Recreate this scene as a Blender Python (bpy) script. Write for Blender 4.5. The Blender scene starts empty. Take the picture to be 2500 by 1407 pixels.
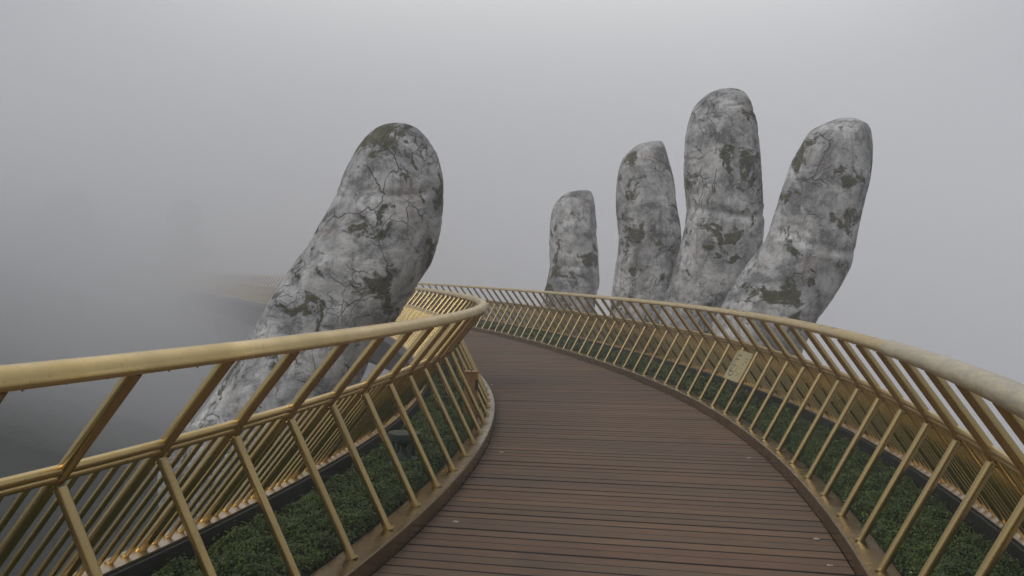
import bpy, math, random
import numpy as np
from mathutils import Vector, Matrix, noise
random.seed(7); rng = np.random.default_rng(7)
R = math.radians
scene = bpy.context.scene
C = scene.collection

# ------------------------------------------------------------------ camera
FPX, PITCH, ROLL, EYE = 2661.4, 0.010337, 0.030318, 1.6
cam_d = bpy.data.cameras.new('camera'); cam = bpy.data.objects.new('camera', cam_d); C.objects.link(cam)
cam_d.sensor_width = 36; cam_d.lens = FPX / 2500 * 36; cam_d.clip_start = 0.05; cam_d.clip_end = 2000
R0 = Vector((1, 0, 0)); F0 = Vector((0, math.cos(PITCH), -math.sin(PITCH))); U0 = Vector((0, math.sin(PITCH), math.cos(PITCH)))
RR = R0 * math.cos(ROLL) + U0 * math.sin(ROLL); UU = U0 * math.cos(ROLL) - R0 * math.sin(ROLL)
cam.matrix_world = Matrix(((RR.x, UU.x, -F0.x, 0), (RR.y, UU.y, -F0.y, 0), (RR.z, UU.z, -F0.z, EYE), (0, 0, 0, 1)))
scene.camera = cam

def at(px, py, Y):
    """world point seen at photo pixel px,py (2500 wide) at distance Y ahead of the eye"""
    d = RR * ((px - 1250) / FPX) - UU * ((py - 703.5) / FPX) + F0
    return Vector((0, 0, EYE)) + d * (Y / d.y)

# ------------------------------------------------------------------ sky and sun
SUN_EL, SUN_AZ = R(46), R(-132)            # azimuth measured from +Y towards +X
world = bpy.data.worlds.new('World'); scene.world = world; world.use_nodes = True
nt = world.node_tree; nt.nodes.clear()
def WN(t, **k):
    n = nt.nodes.new(t)
    for a, v in k.items(): setattr(n, a, v)
    return n
sky = WN('ShaderNodeTexSky', sky_type='NISHITA', sun_disc=False, sun_elevation=SUN_EL, sun_rotation=SUN_AZ)
sky.air_density = 1; sky.dust_density = 4; sky.altitude = 1400
tc = WN('ShaderNodeTexCoord')
sund = Vector((math.sin(SUN_AZ) * math.cos(SUN_EL), math.cos(SUN_AZ) * math.cos(SUN_EL), math.sin(SUN_EL)))
dot = WN('ShaderNodeVectorMath', operation='DOT_PRODUCT'); glow = Vector((math.sin(R(1)) * math.cos(R(12)), math.cos(R(1)) * math.cos(R(12)), math.sin(R(12))))   # brightest part of the cloud
dot.inputs[1].default_value = glow
nrm = WN('ShaderNodeVectorMath', operation='NORMALIZE')
nt.links.new(tc.outputs['Generated'], nrm.inputs[0]); nt.links.new(nrm.outputs[0], dot.inputs[0])
mr = WN('ShaderNodeMapRange'); mr.inputs[1].default_value = -1; mr.inputs[2].default_value = 1
mr.inputs[3].default_value = 0.0; mr.inputs[4].default_value = 1.0
nt.links.new(dot.outputs['Value'], mr.inputs[0])
ramp = WN('ShaderNodeValToRGB'); ramp.color_ramp.interpolation = 'B_SPLINE'
cr = ramp.color_ramp; cr.elements[0].position = 0.0; cr.elements[0].color = (.30, .305, .32, 1)
cr.elements[1].position = 1.0; cr.elements[1].color = (.93, .91, .885, 1)
for p_, c_ in ((.60, (.31, .31, .325, 1)), (.86, (.29, .30, .33, 1)), (.93, (.36, .365, .385, 1)), (.97, (.68, .67, .665, 1))):
    e = cr.elements.new(p_); e.color = c_
nt.links.new(mr.outputs[0], ramp.inputs[0])
sep = WN('ShaderNodeSeparateXYZ'); nt.links.new(nrm.outputs[0], sep.inputs[0])      # overcast: brighter overhead than at the horizon
zr = WN('ShaderNodeMapRange'); zr.inputs[1].default_value = 0.0; zr.inputs[2].default_value = 1.0; zr.inputs[3].default_value = 5.2; zr.inputs[4].default_value = 15.0
nt.links.new(sep.outputs['Z'], zr.inputs[0])
zm = WN('ShaderNodeVectorMath', operation='SCALE'); nt.links.new(ramp.outputs[0], zm.inputs[0]); nt.links.new(zr.outputs[0], zm.inputs['Scale'])
mixw = WN('ShaderNodeMixRGB'); mixw.inputs[0].default_value = 0.88     # cloud over the sky
bg = WN('ShaderNodeBackground'); bg.inputs['Strength'].default_value = 0.10
out = WN('ShaderNodeOutputWorld')
nt.links.new(sky.outputs[0], mixw.inputs[1]); nt.links.new(zm.outputs[0], mixw.inputs[2])
nt.links.new(mixw.outputs[0], bg.inputs['Color']); nt.links.new(bg.outputs[0], out.inputs['Surface'])
sl = bpy.data.lights.new('sun', 'SUN'); sl.energy = 0.95; sl.angle = R(35); sl.color = (1, 0.985, 0.97)
sun = bpy.data.objects.new('sun', sl); C.objects.link(sun)
sun.rotation_euler = (-sund).to_track_quat('-Z', 'Y').to_euler()
scene.view_settings.view_transform = 'Standard'; scene.view_settings.look = 'None'
scene.view_settings.exposure = 0.36; scene.view_settings.gamma = 1
scene.render.engine = 'CYCLES'
scene.cycles.use_denoising = True; scene.cycles.volume_bounces = 14; scene.cycles.max_bounces = 18
scene.cycles.diffuse_bounces = 3; scene.cycles.glossy_bounces = 4

# ------------------------------------------------------------------ materials
def mat(name):
    m = bpy.data.materials.new(name); m.use_nodes = True; t = m.node_tree; t.nodes.clear()
    o = t.nodes.new('ShaderNodeOutputMaterial'); b = t.nodes.new('ShaderNodeBsdfPrincipled')
    t.links.new(b.outputs[0], o.inputs['Surface'])
    return m, t, b
class N:
    def __init__(s, t): s.t = t
    def n(s, ty, ins=None, **k):
        x = s.t.nodes.new(ty)
        for a, v in k.items(): setattr(x, a, v)
        for i, v in (ins or {}).items():
            if hasattr(v, 'bl_idname') or isinstance(v, bpy.types.NodeSocket): s.t.links.new(v, x.inputs[i])
            else: x.inputs[i].default_value = v
        return x
    def noise(s, v, sc, det=4, ro=.55, dist=0):
        return s.n('ShaderNodeTexNoise', {'Vector': v, 'Scale': sc, 'Detail': det, 'Roughness': ro, 'Distortion': dist}).outputs['Fac']
    def step(s, f, a, b, c=0., d=1.):
        x = s.n('ShaderNodeMapRange', {0: f, 1: a, 2: b, 3: c, 4: d}); return x.outputs[0]
    def mix(s, f, a, b, bt='MIX'):
        return s.n('ShaderNodeMixRGB', {0: f, 1: a, 2: b}, blend_type=bt).outputs[0]
    def math(s, op, a, b=0.): return s.n('ShaderNodeMath', {0: a, 1: b}, operation=op).outputs[0]
    def bump(s, h, st, di): return s.n('ShaderNodeBump', {'Strength': st, 'Distance': di, 'Height': h}).outputs[0]
    def obj(s): return s.n('ShaderNodeTexCoord').outputs['Object']
    def geo(s): return s.n('ShaderNodeNewGeometry').outputs['Position']

def gold(name, col, dirt, rough, spots=0.3):
    m, t, b = mat(name); g = N(t); v = g.geo()
    a = g.noise(v, 2.6, 3); sp = g.noise(v, 120, 2); big = g.noise(v, 2.3, 3)
    stain = g.step(g.noise(v, 38, 5, .7), .58, .72)
    c = g.mix(g.step(a, .35, .7), col, tuple(x * .8 for x in col[:3]) + (1,))
    c = g.mix(g.math('MULTIPLY', g.step(big, .4, .65), .5), c, dirt)
    c = g.mix(g.math('MULTIPLY', g.step(sp, .66, .74), spots), c, (.10, .07, .04, 1))
    c = g.mix(g.math('MULTIPLY', stain, .35), c, (.16, .12, .07, 1))
    t.links.new(c, b.inputs['Base Color'])
    b.inputs['Metallic'].default_value = 0.94
    t.links.new(g.step(a, .3, .7, rough - .07, rough + .12), b.inputs['Roughness'])
    t.links.new(g.bump(g.noise(v, 60, 3), .10, .004), b.inputs['Normal'])
    return m
M = {}
M['gold'] = gold('gold_steel', (.60, .44, .185, 1), (.46, .355, .18, 1), .22)
M['rail'] = gold('gold_rail', (.74, .55, .225, 1), (.62, .48, .23, 1), .30, .2)
m, t, b = mat('worn_rail'); g = N(t); v = g.geo()
st = g.n('ShaderNodeMapping', {'Vector': v, 'Scale': (26, 3.2, 60)}).outputs[0]
w1 = g.noise(st, 1.0, 5, .7); w2 = g.noise(v, 5, 5, .7)
c = g.mix(g.step(w1, .38, .62), (.60, .50, .30, 1), (.43, .385, .28, 1))
c = g.mix(g.step(w2, .42, .66, 0., .75), c, (.64, .56, .40, 1)); c = g.mix(g.step(g.noise(v, 70, 3, .7), .60, .72, 0., .5), c, (.13, .11, .08, 1))
t.links.new(c, b.inputs['Base Color']); t.links.new(g.step(w1, .35, .65, .62, .9), b.inputs['Metallic']); t.links.new(g.step(w2, .3, .7, .30, .50), b.inputs['Roughness'])
t.links.new(g.bump(w1, .12, .004), b.inputs['Normal']); M['worn'] = m
M['curb'] = gold('gold_plate', (.29, .205, .095, 1), (.19, .14, .08, 1), .24, .3)
M['rim'] = gold('pale_gold_plate', (.52, .40, .25, 1), (.50, .42, .32, 1), .36, .5)
m, t, b = mat('dark_planter_wall'); b.inputs['Base Color'].default_value = (.018, .02, .014, 1); b.inputs['Roughness'].default_value = .75
M['wall'] = m

# wood
m, t, b = mat('weathered_wood'); g = N(t); v = g.obj()
sv = g.n('ShaderNodeMapping', {'Vector': v, 'Scale': (1.2, 16, 16)}).outputs[0]
oi = g.n('ShaderNodeObjectInfo'); rnd = oi.outputs['Random']
off = g.n('ShaderNodeCombineXYZ', {0: g.math('MULTIPLY', rnd, 70.), 1: g.math('MULTIPLY', rnd, 31.), 2: 0.}).outputs[0]
sv = g.n('ShaderNodeVectorMath', {0: sv, 1: off}, operation='ADD').outputs[0]
grain = g.noise(sv, 3.0, 6, .65, .4); fine = g.noise(sv, 11, 4, .7)
tone = g.n('ShaderNodeValToRGB', {0: rnd}); cr = tone.color_ramp; cr.interpolation = 'CONSTANT'
cr.elements[0].color = (0.206, 0.126, 0.074, 1); cr.elements[1].color = (0.235, 0.146, 0.084, 1); cr.elements[1].position = .9
for p_, c_ in ((.15, (0.222, 0.132, 0.079, 1)), (.3, (0.193, 0.126, 0.078, 1)), (.45, (0.242, 0.146, 0.083, 1)), (.6, (0.179, 0.119, 0.076, 1)), (.72, (0.217, 0.123, 0.074, 1)), (.82, (0.202, 0.134, 0.081, 1))):
    e = cr.elements.new(p_); e.color = c_
c = g.mix(g.step(grain, .38, .78, 0., .7), tone.outputs[0], (.062, .042, .030, 1))
c = g.mix(g.math('MULTIPLY', g.step(fine, .45, .75), .35), c, (.16, .125, .10, 1))
c = g.mix(g.step(g.noise(g.geo(), .55, 4, .6), .36, .62, .12, .5), c, (.098, .083, .068, 1))
wet = g.step(g.noise(g.geo(), 1.3, 5, .65, .6), .56, .70)
c = g.mix(g.math('MULTIPLY', wet, .38), c, (.030, .026, .023, 1))
t.links.new(c, b.inputs['Base Color'])
b.inputs['Specular IOR Level'].default_value = .12; t.links.new(g.step(wet, 0, 1, .78, .66), b.inputs['Roughness'])
gr = g.n('ShaderNodeTexWave', {'Vector': v, 'Scale': 18., 'Distortion': .6}, bands_direction='Y').outputs['Fac']
t.links.new(g.bump(g.math('ADD', g.math('MULTIPLY', grain, .8), g.math('MULTIPLY', gr, .35)), .35, .004), b.inputs['Normal'])
M['wood'] = m

# stone
def stone(name, seed):
    m, t, b = mat(name); g = N(t); v0 = g.geo()
    v = g.n('ShaderNodeVectorMath', {0: v0, 1: (seed * 3.1, seed * 1.7, seed * 2.3)}, operation='ADD').outputs[0]
    w = g.n('ShaderNodeTexNoise', {'Vector': v, 'Scale': 1.1, 'Detail': 4}).outputs['Color']
    wv = g.n('ShaderNodeVectorMath', {0: g.n('ShaderNodeVectorMath', {0: w, 'Scale': 1.1}, operation='SCALE').outputs[0], 1: v}, operation='ADD').outputs[0]
    mott = g.noise(v, 1.6, 8, .66, .5); mid = g.noise(v, 5.5, 6, .7, .4); fine = g.noise(v, 30, 5, .7)
    rmp = g.n('ShaderNodeValToRGB', {0: mott}); cr = rmp.color_ramp
    cr.elements[0].position = .40; cr.elements[0].color = (.17, .168, .165, 1)
    cr.elements[1].position = .60; cr.elements[1].color = (.62, .61, .59, 1)
    e = cr.elements.new(.46); e.color = (.33, .33, .325, 1)
    e = cr.elements.new(.53); e.color = (.47, .46, .445, 1)
    c = g.mix(g.step(mid, .36, .50, .75, 0.), rmp.outputs[0], (.14, .137, .134, 1))
    c = g.mix(g.math('MULTIPLY', g.step(g.noise(v, 2.2, 3), .55, .72), .5), c, (.34, .28, .24, 1))      # warm stains
    c = g.mix(g.math('MULTIPLY', g.step(fine, .5, .7), .4), c, (.62, .61, .59, 1))
    c = g.mix(g.step(g.noise(v, 60, 3, .8), .60, .72, 0., .65), c, (.05, .05, .047, 1))
    # vertical run-off streaks
    sm = g.n('ShaderNodeMapping', {'Vector': v, 'Scale': (7, 7, .7)}).outputs[0]
    c = g.mix(g.step(g.noise(sm, 1.4, 5, .65), .54, .72, 0., .5), c, (.075, .073, .07, 1))
    # cracks
    vor = g.n('ShaderNodeTexVoronoi', {'Vector': wv, 'Scale': 1.25}, feature='DISTANCE_TO_EDGE').outputs['Distance']
    vor2 = g.n('ShaderNodeTexVoronoi', {'Vector': wv, 'Scale': 3.4}, feature='DISTANCE_TO_EDGE').outputs['Distance']
    k1 = g.step(vor, .002, .011, 1., 0.); k2 = g.step(vor2, .004, .024, 1., 0.)
    zone = g.step(g.noise(v, 1.0, 3), .50, .60); zone2 = g.step(g.noise(v, 1.4, 3), .55, .63)
    ck = g.math('MAXIMUM', g.math('MULTIPLY', k1, zone), g.math('MULTIPLY', k2, zone2))
    c = g.mix(g.math('MULTIPLY', ck, .50), c, (.022, .02, .018, 1))
    # moss, sharp-edged blotches
    mo_n = g.math('ADD', g.noise(wv, 1.65, 8, .64, .3), g.math('MULTIPLY', g.math('SUBTRACT', g.noise(v, 14, 4, .7), .5), .12))
    moss = g.step(mo_n, .560, .598); ring = g.math('MULTIPLY', g.step(mo_n, .56, .585), g.step(mo_n, .572, .592, 1., 0.))
    mc = g.mix(g.step(g.noise(v, 6, 4), .38, .66), (.038, .042, .014, 1), (.085, .078, .020, 1))
    mc = g.mix(g.step(fine, .5, .7, 0., .5), mc, (.02, .02, .012, 1))
    c = g.mix(g.math('MULTIPLY', ring, .35), c, (.42, .41, .37, 1))
    c = g.mix(g.math('MULTIPLY', moss, .88), c, mc)
    t.links.new(c, b.inputs['Base Color']); b.inputs['Roughness'].default_value = .88
    b.inputs['Specular IOR Level'].default_value = .3
    h = g.math('ADD', g.math('MULTIPLY', mid, .6), g.math('MULTIPLY', fine, .25))
    h = g.math('SUBTRACT', h, g.math('MULTIPLY', ck, .9)); h = g.math('ADD', h, g.math('MULTIPLY', moss, .35))
    t.links.new(g.bump(h, .9, .06), b.inputs['Normal'])
    return m
M['stone'] = stone('mottled_stone', 4)

def simple(name, col, rough, metal=0., sc=12., amt=.3, bump=.1):
    m, t, b = mat(name); g = N(t); v = g.geo(); n = g.noise(v, sc, 5, .65)
    t.links.new(g.mix(g.step(n, .35, .65), col, tuple(x * (1 - amt) for x in col[:3]) + (1,)), b.inputs['Base Color'])
    b.inputs['Roughness'].default_value = rough; b.inputs['Metallic'].default_value = metal
    t.links.new(g.bump(n, bump, .01), b.inputs['Normal']); return m
M['concrete'] = simple('grey_concrete', (.17, .165, .165, 1), .8, 0, 3)
M['seam'] = simple('shaded_board_edge', (.022, .015, .011, 1), .9, 0, 30)  # board edges coloured dark to stand in for shade in the gaps
M['soil'] = simple('dark_soil', (.020, .022, .010, 1), .95, 0, 30)
M['green'] = simple('dark_green_plastic', (.035, .055, .042, 1), .45, 0, 20, .2, .02)
M['copper'] = simple('copper_sheet', (.42, .22, .085, 1), .38, .55, 14, .25, .03)
M['black'] = simple('black_slot', (.012, .011, .01, 1), .6)
M['print'] = simple('dark_print', (.045, .045, .05, 1), .6)
M['plaque'] = simple('brass_plaque', (.50, .42, .19, 1), .45, .35, 9, .15, .02)
M['stud'] = simple('pale_stud', (.42, .41, .38, 1), .35, .5)
M['petal'] = simple('pale_litter', (.6, .58, .52, 1), .7)
M['hose'] = simple('brown_hose', (.055, .038, .022, 1), .6)
m, t, b = mat('hillside'); g = N(t); v = g.geo(); sx = g.n('ShaderNodeSeparateXYZ', {0: v}).outputs[0]
n = g.noise(v, .25, 6, .65)
edge = g.math('ADD', sx, g.math('MULTIPLY', g.math('SUBTRACT', n, .5), 30.))
dark = g.mix(g.step(g.noise(v, 1.4, 6, .7), .35, .65), (.014, .017, .012, 1), (.032, .036, .026, 1))
pale = g.mix(g.step(g.noise(v, .8, 6, .7), .35, .65), (.30, .29, .27, 1), (.22, .21, .19, 1))  # unseen ground on the right, made pale to brighten the fog above it
t.links.new(g.mix(g.step(edge, -8., 6.), dark, pale), b.inputs['Base Color']); b.inputs['Roughness'].default_value = .95
t.links.new(g.bump(g.noise(v, 2, 6, .7), .6, .4), b.inputs['Normal']); M['terrain'] = m
M['bark'] = simple('bark', (.05, .04, .03, 1), .9)
m, t, b = mat('leaf'); g = N(t)
n = g.noise(g.geo(), 7, 4); n2 = g.noise(g.geo(), 90, 2)
c = g.mix(g.step(n, .38, .64), (.030, .056, .006, 1), (.078, .120, .012, 1))
c = g.mix(g.step(n2, .5, .7, 0., .6), c, (.062, .095, .024, 1))
t.links.new(c, b.inputs['Base Color']); b.inputs['Roughness'].default_value = .6
M['leaf'] = m

# ------------------------------------------------------------------ mesh helpers
def mesh(name, V, F, mt, smooth=False):
    me = bpy.data.meshes.new(name); me.from_pydata([tuple(v) for v in V], [], F); me.update()
    if smooth: me.polygons.foreach_set('use_smooth', [True] * len(me.polygons))
    me.materials.append(mt); return me
def link(name, me, parent=None, **props):
    o = bpy.data.objects.new(name, me); C.objects.link(o)
    if parent is not None: o.parent = parent
    for k, v in props.items(): o[k] = v
    return o
def thing(name, loc, label, cat, group=None):
    o = link(name, None, None, label=label, category=cat)
    o.location = loc
    if group: o['group'] = group
    return o
class MB:
    def __init__(s): s.V = []; s.F = []
    def add(s, V, F):
        k = len(s.V); s.V += [Vector(v) for v in V]; s.F += [tuple(i + k for i in f) for f in F]
    def tube(s, pts, rad, n=12, cap=True, ry=None):
        pts = [Vector(p) for p in pts]; rad = rad if isinstance(rad, (list, tuple)) else [rad] * len(pts)
        V = []; F = []
        d0 = (pts[1] - pts[0]).normalized(); a = Vector((0, 1, 0)) if abs(d0.y) < .9 else Vector((1, 0, 0))
        for i, p in enumerate(pts):
            d = (pts[min(i + 1, len(pts) - 1)] - pts[max(i - 1, 0)]).normalized()
            u = (a - d * a.dot(d)).normalized(); w = d.cross(u)
            for k in range(n):
                t_ = 2 * math.pi * k / n
                V.append(p + u * math.cos(t_) * (ry if ry else rad[i]) + w * math.sin(t_) * rad[i])
        for i in range(len(pts) - 1):
            for k in range(n):
                F.append((i * n + k, i * n + (k + 1) % n, (i + 1) * n + (k + 1) % n, (i + 1) * n + k))
        if cap: F.append(tuple(range(n - 1, -1, -1))); F.append(tuple((len(pts) - 1) * n + k for k in range(n)))
        s.add(V, F)
    def box(s, lo, hi):
        x0, y0, z0 = lo; x1, y1, z1 = hi
        s.add([(x0, y0, z0), (x1, y0, z0), (x1, y1, z0), (x0, y1, z0), (x0, y0, z1), (x1, y0, z1), (x1, y1, z1), (x0, y1, z1)],
              [(0, 3, 2, 1), (4, 5, 6, 7), (0, 1, 5, 4), (1, 2, 6, 5), (2, 3, 7, 6), (3, 0, 4, 7)])
    def lathe(s, prof, n=32, c=(0, 0, 0)):
        V = []; F = []
        for r, z in prof:
            for k in range(n): V.append((c[0] + r * math.cos(2 * math.pi * k / n), c[1] + r * math.sin(2 * math.pi * k / n), c[2] + z))
        for i in range(len(prof) - 1):
            for k in range(n): F.append((i * n + k, i * n + (k + 1) % n, (i + 1) * n + (k + 1) % n, (i + 1) * n + k))
        F.append(tuple(range(n - 1, -1, -1))); F.append(tuple((len(prof) - 1) * n + k for k in range(n)))
        s.add(V, F)
    def me(s, name, mt, smooth=False):
        me = mesh(name, s.V, s.F, mt, smooth)
        if smooth:
            try: me.set_sharp_from_angle(angle=R(40))
            except Exception: pass
        return me

# ------------------------------------------------------------------ the path of the bridge
KS = [-12, -2.2, -2, 2, 6, 10, 14, 18, 22, 26, 30, 34, 38, 41, 46, 84, 94, 140]
KV = [.03, .04, .10223, .06454, .02715, .02785, .028, .01701, .0088, .01187, .01419, .0179, .0210, -.012, 0, 0, .03, .03]
DS = .05
S = np.arange(-2, 132, DS)
TH = -.70244 + np.cumsum(np.interp(S, KS, KV)) * DS
PX = -2.48417 + np.cumsum(-np.sin(TH)) * DS; PY = -2 + np.cumsum(np.cos(TH)) * DS
Sb = np.arange(-2, -12, -DS); THb = -.70244 - np.cumsum(np.interp(Sb, KS, KV)) * DS
PXb = -2.48417 + np.cumsum(np.sin(THb)) * DS; PYb = -2 - np.cumsum(np.cos(THb)) * DS
S = np.concatenate([Sb[::-1][:-1], S]); TH = np.concatenate([THb[::-1][:-1], TH])
PX = np.concatenate([PXb[::-1][:-1], PX]); PY = np.concatenate([PYb[::-1][:-1], PY])
def P(s, off, z=0.):
    x = np.interp(s, S, PX); y = np.interp(s, S, PY); h = np.interp(s, S, TH)
    return Vector((x + off * math.cos(h), y + off * math.sin(h), z))
def head(s): return float(np.interp(s, S, TH))
S_DETAIL, S_END = 41.0, 128.0

def sweep(prof, s0, s1, side, ds=.25, closed=True, org=(0, 0, 0)):
    """prof: (offset, z) pairs; side +1 right, -1 left"""
    n = max(2, int(round((s1 - s0) / ds)) + 1); mb = MB(); V = []; F = []; k = len(prof)
    for i in range(n):
        s = s0 + (s1 - s0) * i / (n - 1)
        for o_, z in prof: V.append(P(s, side * o_, z) - Vector(org))
    rng_ = range(k) if closed else range(k - 1)
    for i in range(n - 1):
        for j in rng_:
            a, b_, c_, d = i * k + j, i * k + (j + 1) % k, (i + 1) * k + (j + 1) % k, (i + 1) * k + j
            F.append((a, d, c_, b_) if side > 0 else (a, b_, c_, d))
    if closed:
        F.append(tuple(range(k)) if side > 0 else tuple(range(k - 1, -1, -1)))
        e_ = tuple((n - 1) * k + j for j in range(k)); F.append(e_[::-1] if side > 0 else e_)
    mb.V = V; mb.F = F; return mb
def circ(cx, cz, rx, rz, n=16, flat=None):
    pr = []
    for k in range(n):
        a = 2 * math.pi * k / n; x, z = cx + rx * math.cos(a), cz + rz * math.sin(a)
        if flat is not None: z = max(z, cz - flat)
        pr.append((x, z))
    return pr

# ------------------------------------------------------------------ terrain
def hz(x, y):
    # bridge runs along a mountainside: the slope rises to the left and falls away to the right
    b_ = -14 if x > 6 else None
    t_ = (x + 4) / 40.0
    z = -4.6 - 15 / (1 + math.exp(-(x - 16) / 6.0))
    if x < -8: z += min(1.0, (-8 - x) / 60.0) ** 1.2 * 26 * (0.35 + .65 / (1 + math.exp(-(y - 30) / 12.0)))  # left hill heightened, unseen in the fog, to darken the fog there
    z -= 3.0 / (1 + math.exp(-(y - 34) / 8.0)) * (1 if x > -30 else math.exp((x + 30) / 20))
    if z > 2.0: z = 2.0 + 5.5 * math.tanh((z - 2.0) / 5.5)
    z += noise.noise(Vector((x * .05, y * .05, 0))) * 1.6 + noise.noise(Vector((x * .3, y * .3, 2))) * .35
    return z
nx, ny = 150, 150; V = []; F = []
xs = np.linspace(-150, 150, nx); ys = np.linspace(-90, 210, ny)
for y in ys:
    for x in xs: V.append((x, y, hz(x, y)))
for j in range(ny - 1):
    for i in range(nx - 1): a = j * nx + i; F.append((a, a + 1, a + nx + 1, a + nx))
link('ground', mesh('ground', V, F, M['terrain'], True), kind='structure')

# ------------------------------------------------------------------ bridge: deck, girder, planks
bridge = link('footbridge', None, kind='structure', label='curved footbridge with brown timber boards and gold fences')
base = sweep([(-1.47, -.035), (1.47, -.035), (1.47, -.12), (-1.47, -.12)], -9, S_END, 1, .5)
link('deck_base', base.me('deck_base', M['black']), bridge)
def plank_mesh(s0, s1, jz):
    gap = .0055; Vv = []; org = P((s0 + s1) / 2, 0, 0); h = head((s0 + s1) / 2)
    rot = Matrix.Rotation(-h, 3, 'Z')
    tilt = random.uniform(-.0015, .0015)
    ends = [(-1.268 , 0), (1.268, 0)]
    V = []
    for z, ins in ((-.03, 0), (-.005, 0), (0, .006)):
        for o_, q in ((-1.28, s0 + gap + ins), (1.28, s0 + gap + ins), (1.28, s1 - gap - ins), (-1.28, s1 - gap - ins)):
            p = rot @ (P(q, o_, 0) - org); V.append((p.x, p.y, z + jz + tilt * (1 if o_ > 0 else -1)))
    F = [(0, 3, 2, 1), (8, 9, 10, 11)]
    for r_ in (0, 4):
        for k in range(4): F.append((r_ + k, r_ + (k + 1) % 4, r_ + 4 + (k + 1) % 4, r_ + 4 + k))
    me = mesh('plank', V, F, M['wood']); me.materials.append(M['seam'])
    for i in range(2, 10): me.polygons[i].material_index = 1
    return me, org, h
PITCH_S = .165; s = -4.0; npl = 0
while s < S_DETAIL:
    wdt = PITCH_S * random.choice((1, 1, 1, .98, 1.02))
    me, org, h = plank_mesh(s, s + wdt, random.uniform(-.0022, .0022))
    o = link('plank', me, bridge); o.location = org; o.rotation_euler = (0, 0, h)
    s += wdt; npl += 1
far = MB()
while s < S_END:
    for z in (0,):
        p = [P(s + .006, -1.28, -.004), P(s + .006, 1.28, -.004), P(s + .159, 1.28, -.004), P(s + .159, -1.28, -.004)]
        far.add(p + [q - Vector((0, 0, .03)) for q in p], [(0, 1, 2, 3), (4, 7, 6, 5), (0, 4, 5, 1), (1, 5, 6, 2), (2, 6, 7, 3), (3, 7, 4, 0)])
    s += .165
link('far_planks', far.me('far_planks', M['wood']), bridge, kind='stuff')
for side in (-1, 1):
    tr = sweep([(1.465, .075), (2.098, .085), (2.098, -.14), (1.465, -.14)], -9, S_END, side, .5)
    link('planter_trough', tr.me('planter_trough', M['soil']), bridge)
    wl = sweep([(2.10, -.14), (2.10, .232), (2.125, .232), (2.125, -.14)], -9, S_END, side, .5)
    link('planter_wall', wl.me('planter_wall', M['wall']), bridge)
# grey fascia panels under the fences and the soffit
s = -9.0
while s < 60:
    s1 = s + 3.0
    for side in (-1, 1):
        fp = sweep([(2.238, .20), (2.25, .06), (1.55, -.92), (1.50, -.88), (2.18, .03), (2.18, .20)], s + .02, s1 - .02, side, .75)
        link('fascia_panel', fp.me('fascia_panel', M['concrete']), bridge)
    s = s1
for side in (-1, 1):
    fp = sweep([(2.238, .20), (2.25, .06), (1.55, -.92), (1.50, -.88), (2.18, .03), (2.18, .20)], 60.02, S_END, side, 1.)
    link('fascia_panel', fp.me('fascia_panel', M['concrete']), bridge)
so = sweep([(-1.49, -.86), (1.49, -.86), (1.2, -1.15), (-1.2, -1.15)], -9, S_END, 1, 1.)
link('soffit', so.me('soffit', M['concrete'], True), bridge)
for ps in (70, 100):
    p = P(ps, 0, 0); zb = hz(p.x, p.y) - .6; h = head(ps); mb = MB()
    Vv = []
    for z, a_, b_ in ((zb, .9, .6), (-3.2, .7, .5), (-1.12, 1.15, .5)):
        for sx, sy in ((-1, -1), (1, -1), (1, 1), (-1, 1)): Vv.append((sx * a_, sy * b_, z))
    Ff = [(3, 2, 1, 0), (8, 9, 10, 11)] + [(r_ + k, r_ + (k + 1) % 4, r_ + 4 + (k + 1) % 4, r_ + 4 + k) for r_ in (0, 4) for k in range(4)]
    mb.add(Vv, Ff); o = link('pier', mb.me('pier', M['concrete']), bridge); o.location = (p.x, p.y, 0); o.rotation_euler = (0, 0, h)

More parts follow.
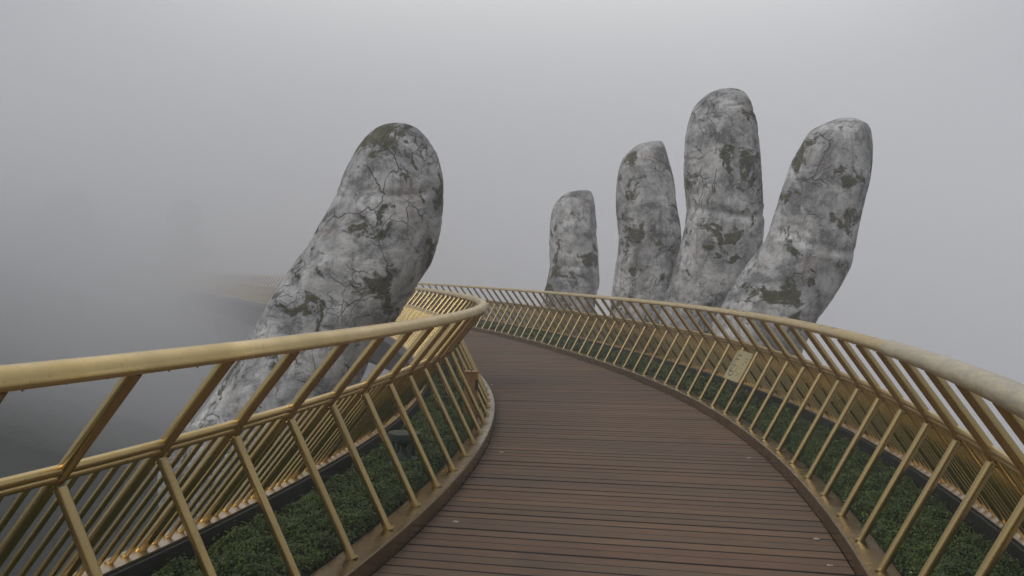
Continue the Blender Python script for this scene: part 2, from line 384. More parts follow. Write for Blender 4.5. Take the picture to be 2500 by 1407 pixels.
# ------------------------------------------------------------------ golden fences
def in_frame(o, root, s, z=0.):
    p = P(s, 0, 0); o.location = p - root.location; o.rotation_euler = (0, 0, head(s))
def make_fence(side, s_first, step, label, s_start):
    root = thing('golden_fence', P(6, side * 1.45, 0), label, 'fence')
    org = root.location.copy(); X = lambda o_, y, z: (side * o_, y, z)
    mb = MB(); mb.tube([X(1.364, 0, .108), X(1.722, 0, .812)], .0235, 16); mb.tube([X(1.362, 0, .106), X(1.368, 0, .118)], .034, 16)
    post = mb.me('post', M['gold'], True)
    mb = MB(); mb.tube([X(1.742, 0, .835), X(1.438, 0, 1.236)], .0275, 16)
    upper = mb.me('upper_bar', M['gold'], True)
    mb = MB(); mb.tube([X(2.20, 0, .235), X(1.752, 0, .832)], .0245, 16); mb.tube([X(2.205, 0, .232), X(2.192, 0, .25)], .040, 12)
    outer = mb.me('outer_bar', M['gold'], True)
    mb = MB(); mb.tube([X(2.20, 0, .235), X(1.745, 0, .845)], .0125, 10); mb.tube([X(2.204, 0, .232), X(2.19, 0, .25)], .022, 10)
    thin = mb.me('thin_bar', M['gold'], True)
    mb = MB(); mb.tube([X(1.725, 0, .80), X(1.775, 0, .80)], .009, 8)
    bolt = mb.me('bolt', M['gold'], True)
    n0 = int(math.floor((s_start - s_first) / step)); k = n0
    # profiles
    jo, jz = 1.722, .868
    mprof = circ(jo - .008, jz + .012, .021, .019, 12)
    mprof2 = circ(jo + .012, jz - .018, .021, .019, 12)
    farm = {'post': MB(), 'upper_bar': MB(), 'outer_bar': MB(), 'thin_bar': MB()}
    thin_n = 0
    while True:
        s = s_first + k * step
        if s > S_END - 1: break
        if s < S_DETAIL:
            in_frame(link('post', post, root), root, s); in_frame(link('upper_bar', upper, root), root, s)
            in_frame(link('outer_bar', outer, root), root, s)
            in_frame(link('bolt', bolt, root), root, s)
            seg = sweep(mprof, s + .012, s + step - .012, side, .2, org=org)
            seg2 = sweep(mprof2, s + .012, s + step - .012, side, .2, org=org)
            seg.add(seg2.V, seg2.F)
            link('mid_rail', seg.me('mid_rail', M['rail'], True), root)
            for q in range(1, 5):
                ss = s + step * q / 5
                if thin_n < 296: in_frame(link('thin_bar', thin, root), root, ss); thin_n += 1
                else: farm['thin_bar'].tube([P(ss, side * 2.20, .235) - org, P(ss, side * 1.745, .845) - org], .0125, 5, False)
        else:
            f_ = lambda a, b_, r_, nm: farm[nm].tube([P(s, side * a[0], a[1]) - org, P(s, side * b_[0], b_[1]) - org], r_, 5, False)
            f_((1.364, .108), (1.722, .812), .021, 'post'); f_((1.742, .835), (1.446, 1.212), .0245, 'upper_bar'); f_((2.2, .235), (1.752, .832), .0245, 'outer_bar')
            for q in range(1, 5):
                ss = s + step * q / 5
                farm['thin_bar'].tube([P(ss, side * 2.20, .235) - org, P(ss, side * 1.745, .845) - org], .0125, 4, False)
        k += 1
    for nm, mb in farm.items():
        if mb.V: link('far_' + nm, mb.me('far_' + nm, M['gold'], True), root, kind='stuff')
    seg = sweep(circ(jo, jz, .024, .034, 10), S_DETAIL, S_END, side, .8, org=org)
    link('mid_rail', seg.me('mid_rail', M['rail'], True), root)
    # handrail in two lengths with a sleeve where they meet
    split = 7.05 if side > 0 else 19.2
    a_, b_ = (.061, .059) if side > 0 else (.056, .054)
    hr = sweep(circ(1.458, 1.246, a_, b_, 28, .018), -9, split, side, .05, org=org); link('handrail', hr.me('handrail', M['worn'] if side > 0 else M['rail'], True), root)
    hr = sweep(circ(1.458, 1.246, .052, .050, 28, .017), split, S_DETAIL, side, .15, org=org); link('handrail', hr.me('handrail', M['rail'], True), root)
    hr = sweep(circ(1.458, 1.246, .052, .050, 12, .017), S_DETAIL, S_END, side, .8, org=org); link('handrail', hr.me('handrail', M['rail'], True), root)
    sl_ = sweep(circ(1.458, 1.247, .053, .049, 28, .019), split + .22, split + .26, side, .02, org=org); link('rail_sleeve', sl_.me('rail_sleeve', M['rail'], True), root)
    cb = sweep([(1.285, 0.0), (1.285, .102), (1.292, .110), (1.452, .110), (1.460, .102), (1.460, -.03), (1.285, -.03)][1:6] + [(1.285, -.03)], -9, S_END, side, .2, org=org)
    link('base_rail', cb.me('base_rail', M['curb']), root)
    rm = sweep([(2.127, .236), (2.127, .246), (2.252, .246), (2.252, .205), (2.240, .205), (2.240, .236)], -9, S_END, side, .4, org=org)
    link('outer_rim', rm.me('outer_rim', M['rim']), root)
    # small drops hanging under the handrail
    mb = MB(); s = 2.0
    while s < 14:
        p = P(s, side * (1.458 - .042), 1.231) - org
        r_ = random.uniform(.0035, .006)
        mb.tube([p + Vector((0, 0, .004)), p - Vector((0, 0, r_ * .4)), p - Vector((0, 0, r_ * 1.6))], [r_, r_, r_ * .3], 8)
        s += random.uniform(.12, .26)
    link('drip_beads', mb.me('drip_beads', M['gold'], True), root, kind='stuff')
    return root
fence_l = make_fence(-1, 3.966, .697, 'golden tube fence on the left, on the inside of the bend by the thumb', -6)
fence_r = make_fence(1, 6.610, .658, 'golden tube fence on the right carrying the small plaque, before the fingers', -6)

# ------------------------------------------------------------------ planting
def ground_cover(side, name):
    """thousands of small leaves over the planter bed"""
    parts = []
    for (s0, s1, dens, size) in ((-3, 12.5, 36000, .0076), (12.5, 24, 9000, .016), (24, 44, 3000, .028), (44, 70, 700, .05)):
        n = int((s1 - s0) * .64 * dens)
        if s0 < 0: n = int(n * .9)
        s = rng.uniform(s0, s1, n); o_ = rng.uniform(1.468, 2.095, n)
        x = np.interp(s, S, PX); y = np.interp(s, S, PY); h = np.interp(s, S, TH)
        X = x + side * o_ * np.cos(h); Y = y + side * o_ * np.sin(h)
        # clumped height field
        cl = (np.sin(X * 9.1 + 1.3 * np.sin(Y * 5.3)) * np.cos(Y * 8.3 + 1.7 * np.sin(X * 4.7)) + .6 * np.sin(X * 23 + Y * 3) * np.cos(Y * 21 - X * 5))
        edge = np.minimum(np.minimum((o_ - 1.46) / .05, (2.12 - o_) / .10), 1.)
        top = .118 + .065 * edge + .036 * cl * edge
        # stray shoots
        shoot = (rng.uniform(0, 1, n) < .04) * rng.uniform(0, .05, n)
        Z = top - rng.uniform(0, 1, n) ** 1.6 * .055 + shoot
        a = rng.uniform(0, 2 * np.pi, n); tilt = rng.uniform(-.9, .9, n); sz = size * rng.uniform(.6, 1.4, n)
        ux = np.cos(a) * np.cos(tilt); uy = np.sin(a) * np.cos(tilt); uz = np.sin(tilt)
        vx = -np.sin(a); vy = np.cos(a); vz = rng.uniform(-.5, .5, n)
        Pc = np.stack([X, Y, Z], 1); U = np.stack([ux, uy, uz], 1) * sz[:, None]; W = np.stack([vx, vy, vz], 1) * sz[:, None] * .6
        q = np.stack([Pc - U, Pc + W, Pc + U, Pc - W], 1).reshape(-1, 3); parts.append(q)
    A = np.concatenate(parts); nf = len(A) // 4
    me = bpy.data.meshes.new(name); me.vertices.add(len(A)); me.vertices.foreach_set('co', A.astype(np.float32).ravel())
    me.loops.add(len(A)); me.loops.foreach_set('vertex_index', np.arange(len(A), dtype=np.int32))
    me.polygons.add(nf); me.polygons.foreach_set('loop_start', np.arange(0, len(A), 4, dtype=np.int32)); me.polygons.foreach_set('loop_total', np.full(nf, 4, dtype=np.int32))
    me.update(); me.validate(); me.materials.append(M['leaf'])
    return me
link('ground_cover', ground_cover(-1, 'ground_cover'), kind='stuff', label='low dark green creeping plants in the planter inside the left fence', category='plants')
link('ground_cover', ground_cover(1, 'ground_cover'), kind='stuff', label='low dark green creeping plants in the planter inside the right fence', category='plants')
for side, lb in ((-1, 'thin brown irrigation hose along the outer edge of the left planter'), (1, 'thin brown irrigation hose along the outer edge of the right planter')):
    o = link('irrigation_hose', sweep(circ(2.0, .143, .007, .007, 8), -4, 40, side, .3).me('irrigation_hose', M['hose'], True), label=lb, category='hose')
# a few pale flowers lying in the plants and litter on the boards
def flower(loc, label, group, r_=.008):
    mb = MB(); k = 5; a0 = random.random() * 6
    for i in range(k):
        a = a0 + 2 * math.pi * i / k; u = Vector((math.cos(a), math.sin(a), .25)) * r_; v = Vector((-math.sin(a), math.cos(a), 0)) * r_ * .38
        mb.add([(0, 0, 0), u * .6 + v, u, u * .6 - v, (0, 0, -.001), u * .6 + v - Vector((0, 0, .001)), u - Vector((0, 0, .001)), u * .6 - v - Vector((0, 0, .001))],
               [(0, 1, 2, 3), (7, 6, 5, 4), (0, 4, 5, 1), (1, 5, 6, 2), (2, 6, 7, 3), (3, 7, 4, 0)])
    o = link('white_flower', mb.me('white_flower', M['petal']), label=label, category='flower', group=group); o.location = loc
def ray_z(px, py, z):
    d = RR * ((px - 1250) / FPX) - UU * ((py - 703.5) / FPX) + F0
    return Vector((0, 0, EYE)) + d * ((z - EYE) / d.z)
for px, py in ((2062, 1223), (2111, 1241), (2165, 1248), (2239, 1225), (2207, 1264), (2136, 1298), (2172, 1296), (2224, 1410 - 12)):
    flower(ray_z(px, py, .16), 'tiny white flower among the creeping plants of the right planter', 'tiny white flowers in the right planter')

# ------------------------------------------------------------------ things on the boards
for (px, py, lab) in ((1112, 1275, 'small round pale metal stud near the lower left of the boards'), (1224, 1105, 'small round pale metal stud beside the left base rail, level with the green garden speaker'),
                      (1994, 1317, 'small round grey metal stud near the right base rail at the front'), (1829, 1119, 'small round grey metal stud by the right base rail, further off'),
                      (1201, 940, 'small round metal stud on the boards beside the copper bollard')):
    mb = MB(); mb.lathe([(.021, 0), (.021, .003), (.017, .0055), (.006, .006)], 20)
    t_ = thing('deck_stud', ray_z(px, py, .0025), lab, 'deck stud', 'round metal studs let into the boards')
    link('rim', mb.me('rim', M['stud'], True), t_)
    mb = MB(); mb.lathe([(.009, .0055), (.009, .0075), (.004, .008)], 14); link('lens', mb.me('lens', M['petal'], True), t_)
def scrap(px, py, label, w, l, a):
    mb = MB(); V = []; F = []
    for i in range(4):
        for z in (0, .0015): V += [Vector((-w, l * (i / 3 - .5), z + .004 * (i % 2))), Vector((w * (1 - .3 * (i % 2)), l * (i / 3 - .5), z + .003 * ((i + 1) % 2)))]
    for i in range(3):
        b0 = i * 4; b1 = b0 + 4
        F += [(b0, b0 + 1, b1 + 1, b1), (b0 + 2, b1 + 2, b1 + 3, b0 + 3), (b0, b1, b1 + 2, b0 + 2), (b0 + 1, b0 + 3, b1 + 3, b1 + 1)]
    mb.add(V, F); o = link('paper_scrap', mb.me('paper_scrap', M['petal']), label=label, category='litter'); o.location = ray_z(px, py, .003); o.rotation_euler = (0, 0, a)
scrap(2025, 1381, 'small white paper scrap at the front right of the boards', .007, .034, 1.4)
scrap(2007, 1254, 'small pale scrap close to the right base rail', .007, .034, 1.5)
scrap(1872, 1109, 'tiny white scrap touching the right base rail, farther back', .006, .024, 1.2)

# green garden speaker in the left planter
sp = at(985, 1130, 8.35); sp.z = .10
root = thing('garden_speaker', sp, 'dark green mushroom shaped garden speaker standing in the left planter', 'garden speaker')
mb = MB(); mb.lathe([(.158, -.03), (.156, .03), (.142, .062), (.118, .080), (.118, .088), (.070, .100), (.040, .125), (.020, .165)], 36); link('base', mb.me('base', M['green'], True), root)
mb = MB(); mb.lathe([(.095, .215), (.120, .222), (.124, .232), (.127, .276), (.120, .284), (.02, .288)], 36); link('cap', mb.me('cap', M['green'], True), root)
for k in range(4):
    a = R(35 + 90 * k); mb = MB(); mb.tube([(.085 * math.cos(a), .085 * math.sin(a), .080), (.092 * math.cos(a), .092 * math.sin(a), .222)], .014, 10)
    link('pillar', mb.me('pillar', M['green'], True), root)
mb = MB(); mb.lathe([(.012, .150), (.030, .200), (.060, .217)], 24); link('reflector', mb.me('reflector', M['black'], True), root)

# copper bollard beside the left fence
bp = P(12.0, -1.53, .09)
root = thing('copper_bollard', bp, 'short copper coloured cylindrical bollard with flat lid behind the left fence posts', 'bollard')
mb = MB(); mb.lathe([(.072, 0), (.072, .49)], 36); link('body', mb.me('body', M['copper'], True), root)
mb = MB(); mb.lathe([(.068, .49), (.068, .497), (.080, .499), (.081, .511), (.075, .517), (.01, .520)], 36); lid = link('lid', mb.me('lid', M['copper'], True), root)
mb = MB(); mb.lathe([(.010, .519), (.010, .527), (.004, .529)], 12); link('knob', mb.me('knob', M['black'], True), lid)
V = []; F = []
for i in range(7):
    a = R(-52 + i * 10)
    for r_ in (.0715, .0745):
        for z in (.32, .43): V.append((r_ * math.cos(a), r_ * math.sin(a), z))
for i in range(6):
    q = i * 4; w = q + 4; F += [(q + 2, w + 2, w + 3, q + 3), (q, q + 1, w + 1, w), (q + 1, q + 3, w + 3, w + 1), (q, w, w + 2, q + 2)]
F += [(0, 2, 3, 1), (24, 25, 27, 26)]
mb = MB(); mb.add(V, F); link('slot', mb.me('slot', M['black']), root)

# plaque on the right fence (posts 10 and 11 counted from the first measured)
s10, s11 = 6.610 + .658 * 10, 6.610 + .658 * 11
def pl(u, t_, d=0.):
    """u 0..1 along from the near post to the far one, t 0..1 up the posts, d towards the deck"""
    s = s10 + (s11 - s10) * u; nx_, nz_ = -.704 / .79, .358 / .79
    o_ = 1.364 + (1.722 - 1.364) * t_; z = .108 + (.812 - .108) * t_
    return P(s, o_ + nx_ * d, z + nz_ * d)
pr = pl(.5, .5); root = thing('warning_plaque', pr, 'small brass plaque with a ring and pictogram fixed across two posts of the right fence', 'sign')
def slab(pts, d0, d1, mt, nm, parent):
    n = len(pts); V = [pl(u, t_, d0) - pr for u, t_ in pts] + [pl(u, t_, d1) - pr for u, t_ in pts]
    F = [tuple(range(n)), tuple(range(2 * n - 1, n - 1, -1))] + [(i, i + n, (i + 1) % n + n, (i + 1) % n) for i in range(n)]
    mb = MB(); mb.add(V, F); return link(nm, mb.me(nm, mt), parent)
u0, u1, t0, t1 = .06, 1.14, .47, .955; rc = []
for cu, ct, a0 in ((u0 + .05, t0 + .045, 180), (u1 - .05, t0 + .045, 270), (u1 - .05, t1 - .045, 0), (u0 + .05, t1 - .045, 90)):
    for k in range(5): a = R(a0 + k * 22.5); rc.append((cu + .05 * math.cos(a), ct + .045 * math.sin(a)))
plate = slab(rc, .024, .029, M['plaque'], 'plate', root)
for u in (0, 1):
    for t_ in (t0 + .08, t1 - .08):
        mb = MB(); a = pl(u, t_, .018) - pr; b_ = pl(u, t_, .034) - pr; mb.tube([a, b_], .007, 8); link('screw', mb.me('screw', M['gold'], True), root)
# the ring with its pictogram (far half of the plate), print as thin raised pieces
mb = MB(); V = []; F = []; n = 40; cu, ct, ru, rt_ = .80, .705, .235, .185
for k in range(n):
    a = 2 * math.pi * k / n
    for rr_ in (1, .90): V.append(pl(cu + ru * rr_ * math.cos(a), ct + rt_ * rr_ * math.sin(a), .0305) - pr)
for k in range(n): a = 2 * k; b_ = (2 * k + 2) % (2 * n); F.append((a, b_, b_ + 1, a + 1))
mb.add(V, F); link('ring', mb.me('ring', M['print']), root)
def strip(ua, ta, ub, tb, w, nm='pictogram'):
    """a printed stroke from a to b; w in metres-ish of plate units"""
    du, dt = (ub - ua) * .658, (tb - ta) * .79; L = math.hypot(du, dt); px_, py_ = -dt / L * w / .658, du / L * w / .79
    return [pl(ua + px_, ta + py_, .0303) - pr, pl(ub + px_, tb + py_, .0303) - pr, pl(ub - px_, tb - py_, .0303) - pr, pl(ua - px_, ta - py_, .0303) - pr]
mb = MB()
for st in ((.60, .805, 1.0, .805, .0055), (.575, .705, 1.02, .705, .004), (.62, .60, .98, .60, .007), (.66, .80, .80, .70, .010), (.80, .70, .95, .61, .008),
           (.70, .84, .68, .74, .013), (.90, .80, .905, .705, .003), (.97, .80, .975, .705, .003), (.70, .70, .70, .61, .003)):
    mb.add(strip(*st), [(0, 1, 2, 3)])
link('pictogram', mb.me('pictogram', M['print']), root)
mb = MB()
random.seed(3)
for row, (tt, ua, ub) in enumerate(((.845, .49, .20), (.80, .52, .16), (.755, .50, .27), (.60, .52, .19), (.565, .52, .28))):
    u = ua
    while u > ub:
        w = random.uniform(.012, .022); mb.add(strip(u, tt, u - w, tt, .0042), [(0, 1, 2, 3)]); u -= w + (.006 if random.random() < .75 else .016)
mb.add(strip(.55, .69, .22, .69, .0016), [(0, 1, 2, 3)])
link('lettering', mb.me('lettering', M['print']), root)
random.seed(11)

# ------------------------------------------------------------------ giant stone hand
def cat_mull(A, n):
    A = [A[0]] + list(A) + [A[-1]]; out = []; m_ = len(A) - 3
    for i in range(n):
        t_ = i / (n - 1) * m_; k = min(int(t_), m_ - 1); f = t_ - k
        p0, p1, p2, p3 = A[k:k + 4]
        out.append(.5 * ((2 * p1) + (-p0 + p2) * f + (2 * p0 - 5 * p1 + 4 * p2 - p3) * f * f + (-p0 + 3 * p1 - 3 * p2 + p3) * f ** 3))
    return out
def crack(p):
    w = Vector((noise.noise(p * .9), noise.noise(p * .9 + Vector((7, 1, 3))), noise.noise(p * .9 + Vector((2, 9, 5))))) * .55
    d, _ = noise.voronoi((p + w) * 1.35)
    return d[1] - d[0]
def finger(name, tip, pairs, Yf, depth, creases, extra, nl, parent, label, nring=210, nseg=150, nail=None):
    """pairs: (xl,yl,xr,yr) outline points in the photo; Yf(i) distance of each; extra: (centre, half width) world points below the deck"""
    T = at(tip[0], tip[1], Yf(0)); Cs = []; Ws = []
    for i, (xl, yl, xr, yr) in enumerate(pairs):
        a = at(xl, yl, Yf(i + 1)); b_ = at(xr, yr, Yf(i + 1)); Cs.append((a + b_) / 2); Ws.append((b_ - a) / 2)
    for c_, w_ in extra: Cs.append(Vector(c_)); Ws.append(Vector(w_))
    arr = [np.array(list(c_) + list(w_)) for c_, w_ in zip(Cs, Ws)]
    # centre, squared half width and direction of width are interpolated apart, so that the tip closes as a dome
    w0 = Ws[0].normalized()
    arr = [np.array(list(T) + [0.] + list(w0))] + [np.array(list(c_) + [w_.length ** 2] + list(w_.normalized())) for c_, w_ in zip(Cs, Ws)]
    A_ = [2 * arr[0] - arr[1]] + arr + [arr[-1]]; A_[0][3] = -arr[1][3] * .6; rings = []; ns = len(arr) - 1
    for i in range(1, nring):
        u = i / (nring - 1); t_ = u * (ns + .6) - .6 * (1 - (1 - u)) ; t_ = u * ns
        if t_ < 1: t_ = t_ ** 1.7
        k = min(int(t_), ns - 1); f = t_ - k; p0, p1, p2, p3 = A_[k:k + 4]
        q = .5 * ((2 * p1) + (-p0 + p2) * f + (2 * p0 - 5 * p1 + 4 * p2 - p3) * f * f + (-p0 + 3 * p1 - 3 * p2 + p3) * f ** 3)
        rings.append((Vector(q[:3]), Vector(q[4:]).normalized() * math.sqrt(max(q[3], 1e-5)), depth))
    # arc length
    L = [0.]
    for i in range(1, len(rings)): L.append(L[-1] + (rings[i][0] - rings[i - 1][0]).length)
    V = []; n = len(rings)
    for i, (c_, w_, dp) in enumerate(rings):
        ax = (rings[min(i + 3, n - 1)][0] - rings[max(i - 3, 0)][0]).normalized()
        dd = w_.cross(ax).normalized()
        if dd.y > 0: dd = -dd
        D = dd * w_.length * depth
        for k in range(nseg):
            ph = 2 * math.pi * k / nseg; cs, sn = math.cos(ph), math.sin(ph)
            ex = .9
            sx = math.copysign(abs(cs) ** ex, cs); sy = math.copysign(abs(sn) ** ex, sn)
            p = c_ + w_ * sx + D * sy
            nr = (w_.normalized() * cs + dd * sn).normalized()
            fade = min(1, w_.length / .35)
            h = noise.fractal(p * .9, 1., 2.1, 4) * .018 + noise.fractal(p * 5., 1., 2.0, 3) * .0065
            rid = noise.noise(p * 1.5 + Vector((40, 0, 0)))
            ck = crack(p); zone = max(0, min(1, (noise.noise(p * .8 + Vector((9, 9, 9))) + .12) * 4))
            if ck < .07: h -= (1 - ck / .07) * .022 * zone
            pl_ = noise.cell(p * 1.9 + Vector((noise.noise(p * 2) * .6, 0, noise.noise(p * 2.2) * .6)))
            h += pl_ * .007 * zone
            for (cy, amp, wd) in creases:
                yy = L[i] - cy + .06 * math.sin(ph * 2 + cy) + .05 * noise.noise(p * 2)
                h -= amp * .62 * math.exp(-(yy / wd) ** 2) * (.12 + .88 * max(0., sn))
                h += amp * .12 * max(0., sn) * math.exp(-((yy - wd * 2.2) / (wd * 2)) ** 2)
            V.append(p + nr * h * fade)
    F = []
    for i in range(n - 1):
        for k in range(nseg): F.append((i * nseg + k, i * nseg + (k + 1) % nseg, (i + 1) * nseg + (k + 1) % nseg, (i + 1) * nseg + k))
    k0 = len(V); V.append(T); F += [(k0, (k + 1) % nseg, k) for k in range(nseg)]
    k1 = len(V); V.append(rings[-1][0]); F += [(k1, (n - 1) * nseg + k, (n - 1) * nseg + (k + 1) % nseg) for k in range(nseg)]
    me = mesh(name, [v - parent.location for v in V], F, M['stone'], True)
    me.validate(); bm_fix(me)
    o = link(name, me, parent, label=label)
    if nail:
        l0, l1, a0, a1, lift = nail; Vn = []; cols = 26; rows = []
        idx = [i for i in range(n) if l0 <= L[i] <= l1]; idx = idx[::3]
        for lay in (0, 1):
            for i in idx:
                c_, w_, dp = rings[i]; ax = (rings[min(i + 3, n - 1)][0] - rings[max(i - 3, 0)][0]).normalized(); dd = w_.cross(ax).normalized()
                if dd.y > 0: dd = -dd
                tt = (L[i] - l0) / (l1 - l0); wid = 1 - .25 * tt ** 6
                for j in range(cols):
                    ph = (a0 + a1) / 2 + (a1 - a0) / 2 * (2 * j / (cols - 1) - 1) * wid; ph = R(ph)
                    cs, sn = math.cos(ph), math.sin(ph)
                    p = c_ + w_ * math.copysign(abs(cs) ** .9, cs) + dd * w_.length * depth * math.copysign(abs(sn) ** .9, sn)
                    nr = (w_.normalized() * cs + dd * sn)
                    Vn.append(p + nr * ((lift if lay else -.06) + .006 * noise.noise(p * 6)) - parent.location)
        r_ = len(idx); F = []; Q = r_ * cols
        for i in range(r_ - 1):
            for j in range(cols - 1):
                a = i * cols + j; F.append((Q + a, Q + a + 1, Q + a + cols + 1, Q + a + cols)); F.append((a, a + cols, a + cols + 1, a + 1))
        bd = [j for j in range(cols)] + [i * cols + cols - 1 for i in range(1, r_)] + [(r_ - 1) * cols + j for j in range(cols - 2, -1, -1)] + [i * cols for i in range(r_ - 2, 0, -1)]
        for q in range(len(bd)): a = bd[q]; b_ = bd[(q + 1) % len(bd)]; F.append((a, b_, Q + b_, Q + a))
        mn = mesh('fingernail', Vn, F, M['stone'], True); bm_fix(mn)
        try: mn.set_sharp_from_angle(angle=R(45))
        except Exception: pass
        link('fingernail', mn, o)
    return o
import bmesh
def bm_fix(me):
    bm = bmesh.new(); bm.from_mesh(me); bmesh.ops.recalc_face_normals(bm, faces=bm.faces); bm.to_mesh(me); bm.free()

hand = thing('stone_hand', (1.0, 19.5, -6.0), 'giant weathered grey stone hand, moss stained, holding up the bridge between thumb and fingers', 'sculpture')
finger('thumb', (965, 306), [(905, 328, 1022, 318), (872, 368, 1058, 356), (844, 420, 1079, 412), (820, 480, 1084, 480), (788, 545, 1073, 562), (754, 600, 1052, 636),
       (702, 670, 1008, 708), (662, 735, 968, 780), (626, 800, 925, 845), (582, 880, 893, 905), (532, 955, 872, 965), (470, 1040, 850, 1060), (395, 1150, 830, 1180)],
       lambda i: 15.0 - .02 * i, .86, [(1.02, .045, .05), (1.12, .02, .16), (2.55, .02, .12)],
       [((-2.4, 15.8, -3.6), (1.7, .3, -.5)), ((-1.0, 17.5, -5.2), (1.9, .4, -.7))], 0, hand, 'upright stone thumb left of the bridge', nail=(.12, .95, -115, -40, .03))
finger('index_finger', (2075, 293), [(2022, 300, 2113, 304), (1975, 326, 2123, 345), (1940, 384, 2121, 408), (1914, 450, 2108, 490), (1890, 528, 2090, 572), (1868, 592, 2072, 650),
       (1820, 655, 2032, 725), (1768, 738, 1990, 788), (1735, 815, 1950, 868), (1722, 900, 1925, 945), (1720, 1000, 1925, 1030)],
       lambda i: 18.0 + .02 * i, .84, [(2.13, .080, .065), (1.3, .008, .06)],
       [((3.9, 18.2, -2.7), (.85, .1, -.2)), ((2.4, 18.6, -4.8), (.95, .3, -.5))], 0, hand, 'tall leaning stone index finger, rightmost and nearest of the four', nail=(.02, 1.22, -62, 6, .035))
finger('middle_finger', (1778, 218), [(1728, 230, 1818, 227), (1692, 268, 1836, 262), (1675, 330, 1848, 322), (1671, 400, 1855, 398), (1673, 462, 1860, 468), (1677, 522, 1864, 530),
       (1664, 592, 1858, 602), (1646, 660, 1842, 685), (1628, 722, 1812, 758), (1606, 800, 1780, 840), (1600, 920, 1765, 940)],
       lambda i: 20.5 + .02 * i, .84, [(2.34, .085, .075), (1.15, .01, .06)],
       [((3.35, 20.6, -2.8), (.8, .0, -.1)), ((2.0, 20.3, -5.0), (.95, .1, -.4))], 0, hand, 'tallest stone finger, second from the right', nail=(.02, 1.25, -75, -8, .03))
finger('ring_finger', (1590, 345), [(1548, 360, 1615, 349), (1516, 398, 1628, 388), (1505, 450, 1642, 440), (1504, 510, 1654, 510), (1510, 570, 1664, 578), (1508, 615, 1660, 625),
       (1498, 680, 1644, 700), (1492, 735, 1632, 752), (1488, 800, 1618, 806), (1478, 900, 1606, 900)],
       lambda i: 24.2 + .0 * i, .84, [(2.16, .045, .085)],
       [((2.7, 24.0, -2.8), (.7, 0, -.1)), ((1.8, 22.6, -5.0), (.9, 0, -.2))], 0, hand, 'stone ring finger, hazy, second from the left of the four', nail=(.02, 1.25, -70, 2, .03))
finger('little_finger', (1408, 465), [(1374, 477, 1440, 469), (1351, 505, 1449, 500), (1342, 550, 1453, 545), (1340, 600, 1460, 600), (1342, 652, 1463, 655), (1335, 690, 1463, 690),
       (1327, 722, 1456, 722), (1320, 780, 1450, 775), (1316, 860, 1446, 855)],
       lambda i: 29.6 + .0 * i, .84, [(2.05, .055, .085)],
       [((1.4, 29.0, -2.9), (.75, 0, -.1)), ((1.1, 26.4, -5.0), (.9, 0, -.2))], 0, hand, 'small pale stone little finger, farthest off in the mist', nail=(.02, 1.1, -65, 4, .03), nring=160, nseg=110)
# palm under the bridge and wrist running down into the slope
def lump(name, ctr, rad, n, m_, taper=None):
    V = []; F = []
    for i in range(n + 1):
        th = math.pi * i / n
        for k in range(m_):
            ph = 2 * math.pi * k / m_; d = Vector((math.sin(th) * math.cos(ph), math.sin(th) * math.sin(ph), math.cos(th)))
            d = Vector([math.copysign(abs(x) ** .8, x) for x in d]); p = Vector((d.x * rad[0], d.y * rad[1], d.z * rad[2])) + Vector(ctr)
            p += d * (noise.fractal(p * .6, 1, 2, 4) * .18); V.append(p - hand.location)
    for i in range(n):
        for k in range(m_): F.append((i * m_ + k, (i + 1) * m_ + k, (i + 1) * m_ + (k + 1) % m_, i * m_ + (k + 1) % m_))
    me = mesh(name, V, F, M['stone'], True); bm_fix(me); return link(name, me, hand)
lump('palm', (.4, 20.6, -5.3), (3.5, 6.6, 1.5), 50, 80)
wr = MB(); wr.tube([(.4, 19, -4.8), (0, 18.6, -8), (-.4, 18, -12), (-.6, 17.5, -22)], [2.2, 2.0, 2.1, 2.8], 40)
wr.V = [v - hand.location for v in wr.V]; link('wrist', wr.me('wrist', M['stone'], True), hand)

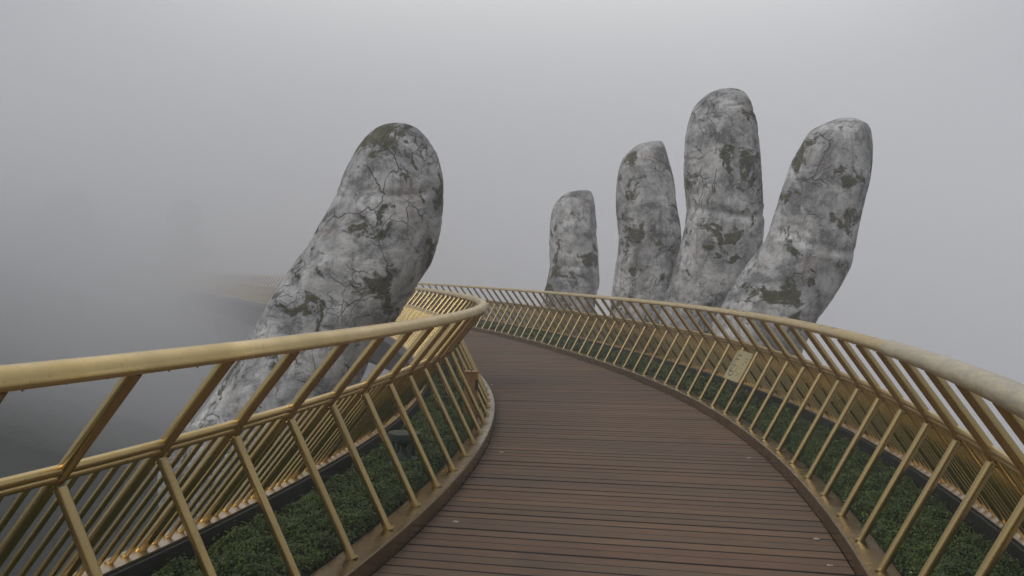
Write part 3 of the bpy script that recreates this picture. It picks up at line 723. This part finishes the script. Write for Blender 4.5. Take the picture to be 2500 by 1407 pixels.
# ------------------------------------------------------------------ misty trees on the slope
def tree(x, y, h, w, label, seed):
    r_ = random.Random(seed); z0 = hz(x, y) - .3; h += max(0, 4.0 - (z0 + h))
    root = thing('misty_tree', (x, y, z0), label, 'tree', 'dark trees fading into the fog')
    mb = MB(); mb.tube([(0, 0, 0), (.1, 0, h * .4), (0, .1, h * .9)], [.28, .18, .05], 8)
    for k in range(9):
        a = r_.uniform(0, 6.28); zz = h * r_.uniform(.3, .8); l = w * .5 * (1.1 - zz / h)
        mb.tube([(0, 0, zz), (math.cos(a) * l, math.sin(a) * l, zz + l * .5)], [.07, .02], 5)
    link('trunk', mb.me('trunk', M['bark'], True), root)
    n = 9000; V = []; F = []; cl = []
    for k in range(60):
        zz = r_.uniform(.12, 1.0); rr_ = w * (.2 + .8 * min(1, (1.04 - zz) / .5)) * .55
        a = r_.uniform(0, 6.28); q = r_.uniform(.2, 1) ** .6
        cl.append((rr_ * q * math.cos(a), rr_ * q * math.sin(a), zz * h, r_.uniform(.35, .8) * w * .28))
    for k in range(n):
        c_ = cl[r_.randrange(len(cl))]; p = Vector((r_.gauss(0, .5), r_.gauss(0, .5), r_.gauss(0, .4))) * c_[3] + Vector(c_[:3])
        u = Vector((r_.uniform(-1, 1), r_.uniform(-1, 1), r_.uniform(-1, 1))).normalized() * .11; v = u.orthogonal().normalized() * .07
        i = len(V); V += [p - u, p + v, p + u, p - v]; F.append((i, i + 1, i + 2, i + 3))
    link('crown', mesh('crown', V, F, M['leaf']), root)
tree(-25.0, 83, 8.5, 3.4, 'dark slender tree faint in the fog above the far length of the bridge', 1)
tree(-33.6, 82, 5.0, 4.2, 'dark rounded tree almost lost in the fog at the far left', 3)

# ------------------------------------------------------------------ fog
zmin = min(v[2] for v in [(0, 0, hz(x, y)) for x in xs[::3] for y in ys[::3]]) - 3
HT = 13.0
mb = MB(); mb.box((-152, -92, zmin), (152, 212, HT))
hm = bpy.data.materials.new('fog'); hm.use_nodes = True; t = hm.node_tree; t.nodes.clear()
o_ = t.nodes.new('ShaderNodeOutputMaterial'); pv = t.nodes.new('ShaderNodeVolumePrincipled')
pv.inputs['Color'].default_value = (.996, .996, .998, 1); pv.inputs['Density'].default_value = .0055; pv.inputs['Anisotropy'].default_value = .5
t.links.new(pv.outputs[0], o_.inputs['Volume'])
link('haze', mb.me('haze', hm), kind='stuff')
# a denser bank of fog lies beyond the hand, over the far length of the bridge
mb = MB(); mb.box((-151, 37, zmin + .5), (151, 211, 12.5))
fm = hm.copy(); fm.name = 'dense_fog'
fm.node_tree.nodes['Principled Volume'].inputs['Density'].default_value = .062; fm.node_tree.nodes['Principled Volume'].inputs['Anisotropy'].default_value = .05
link('fog_bank', mb.me('fog_bank', fm), kind='stuff')
print('planks', npl, 'objects', len(bpy.data.objects), 'zmin', zmin)
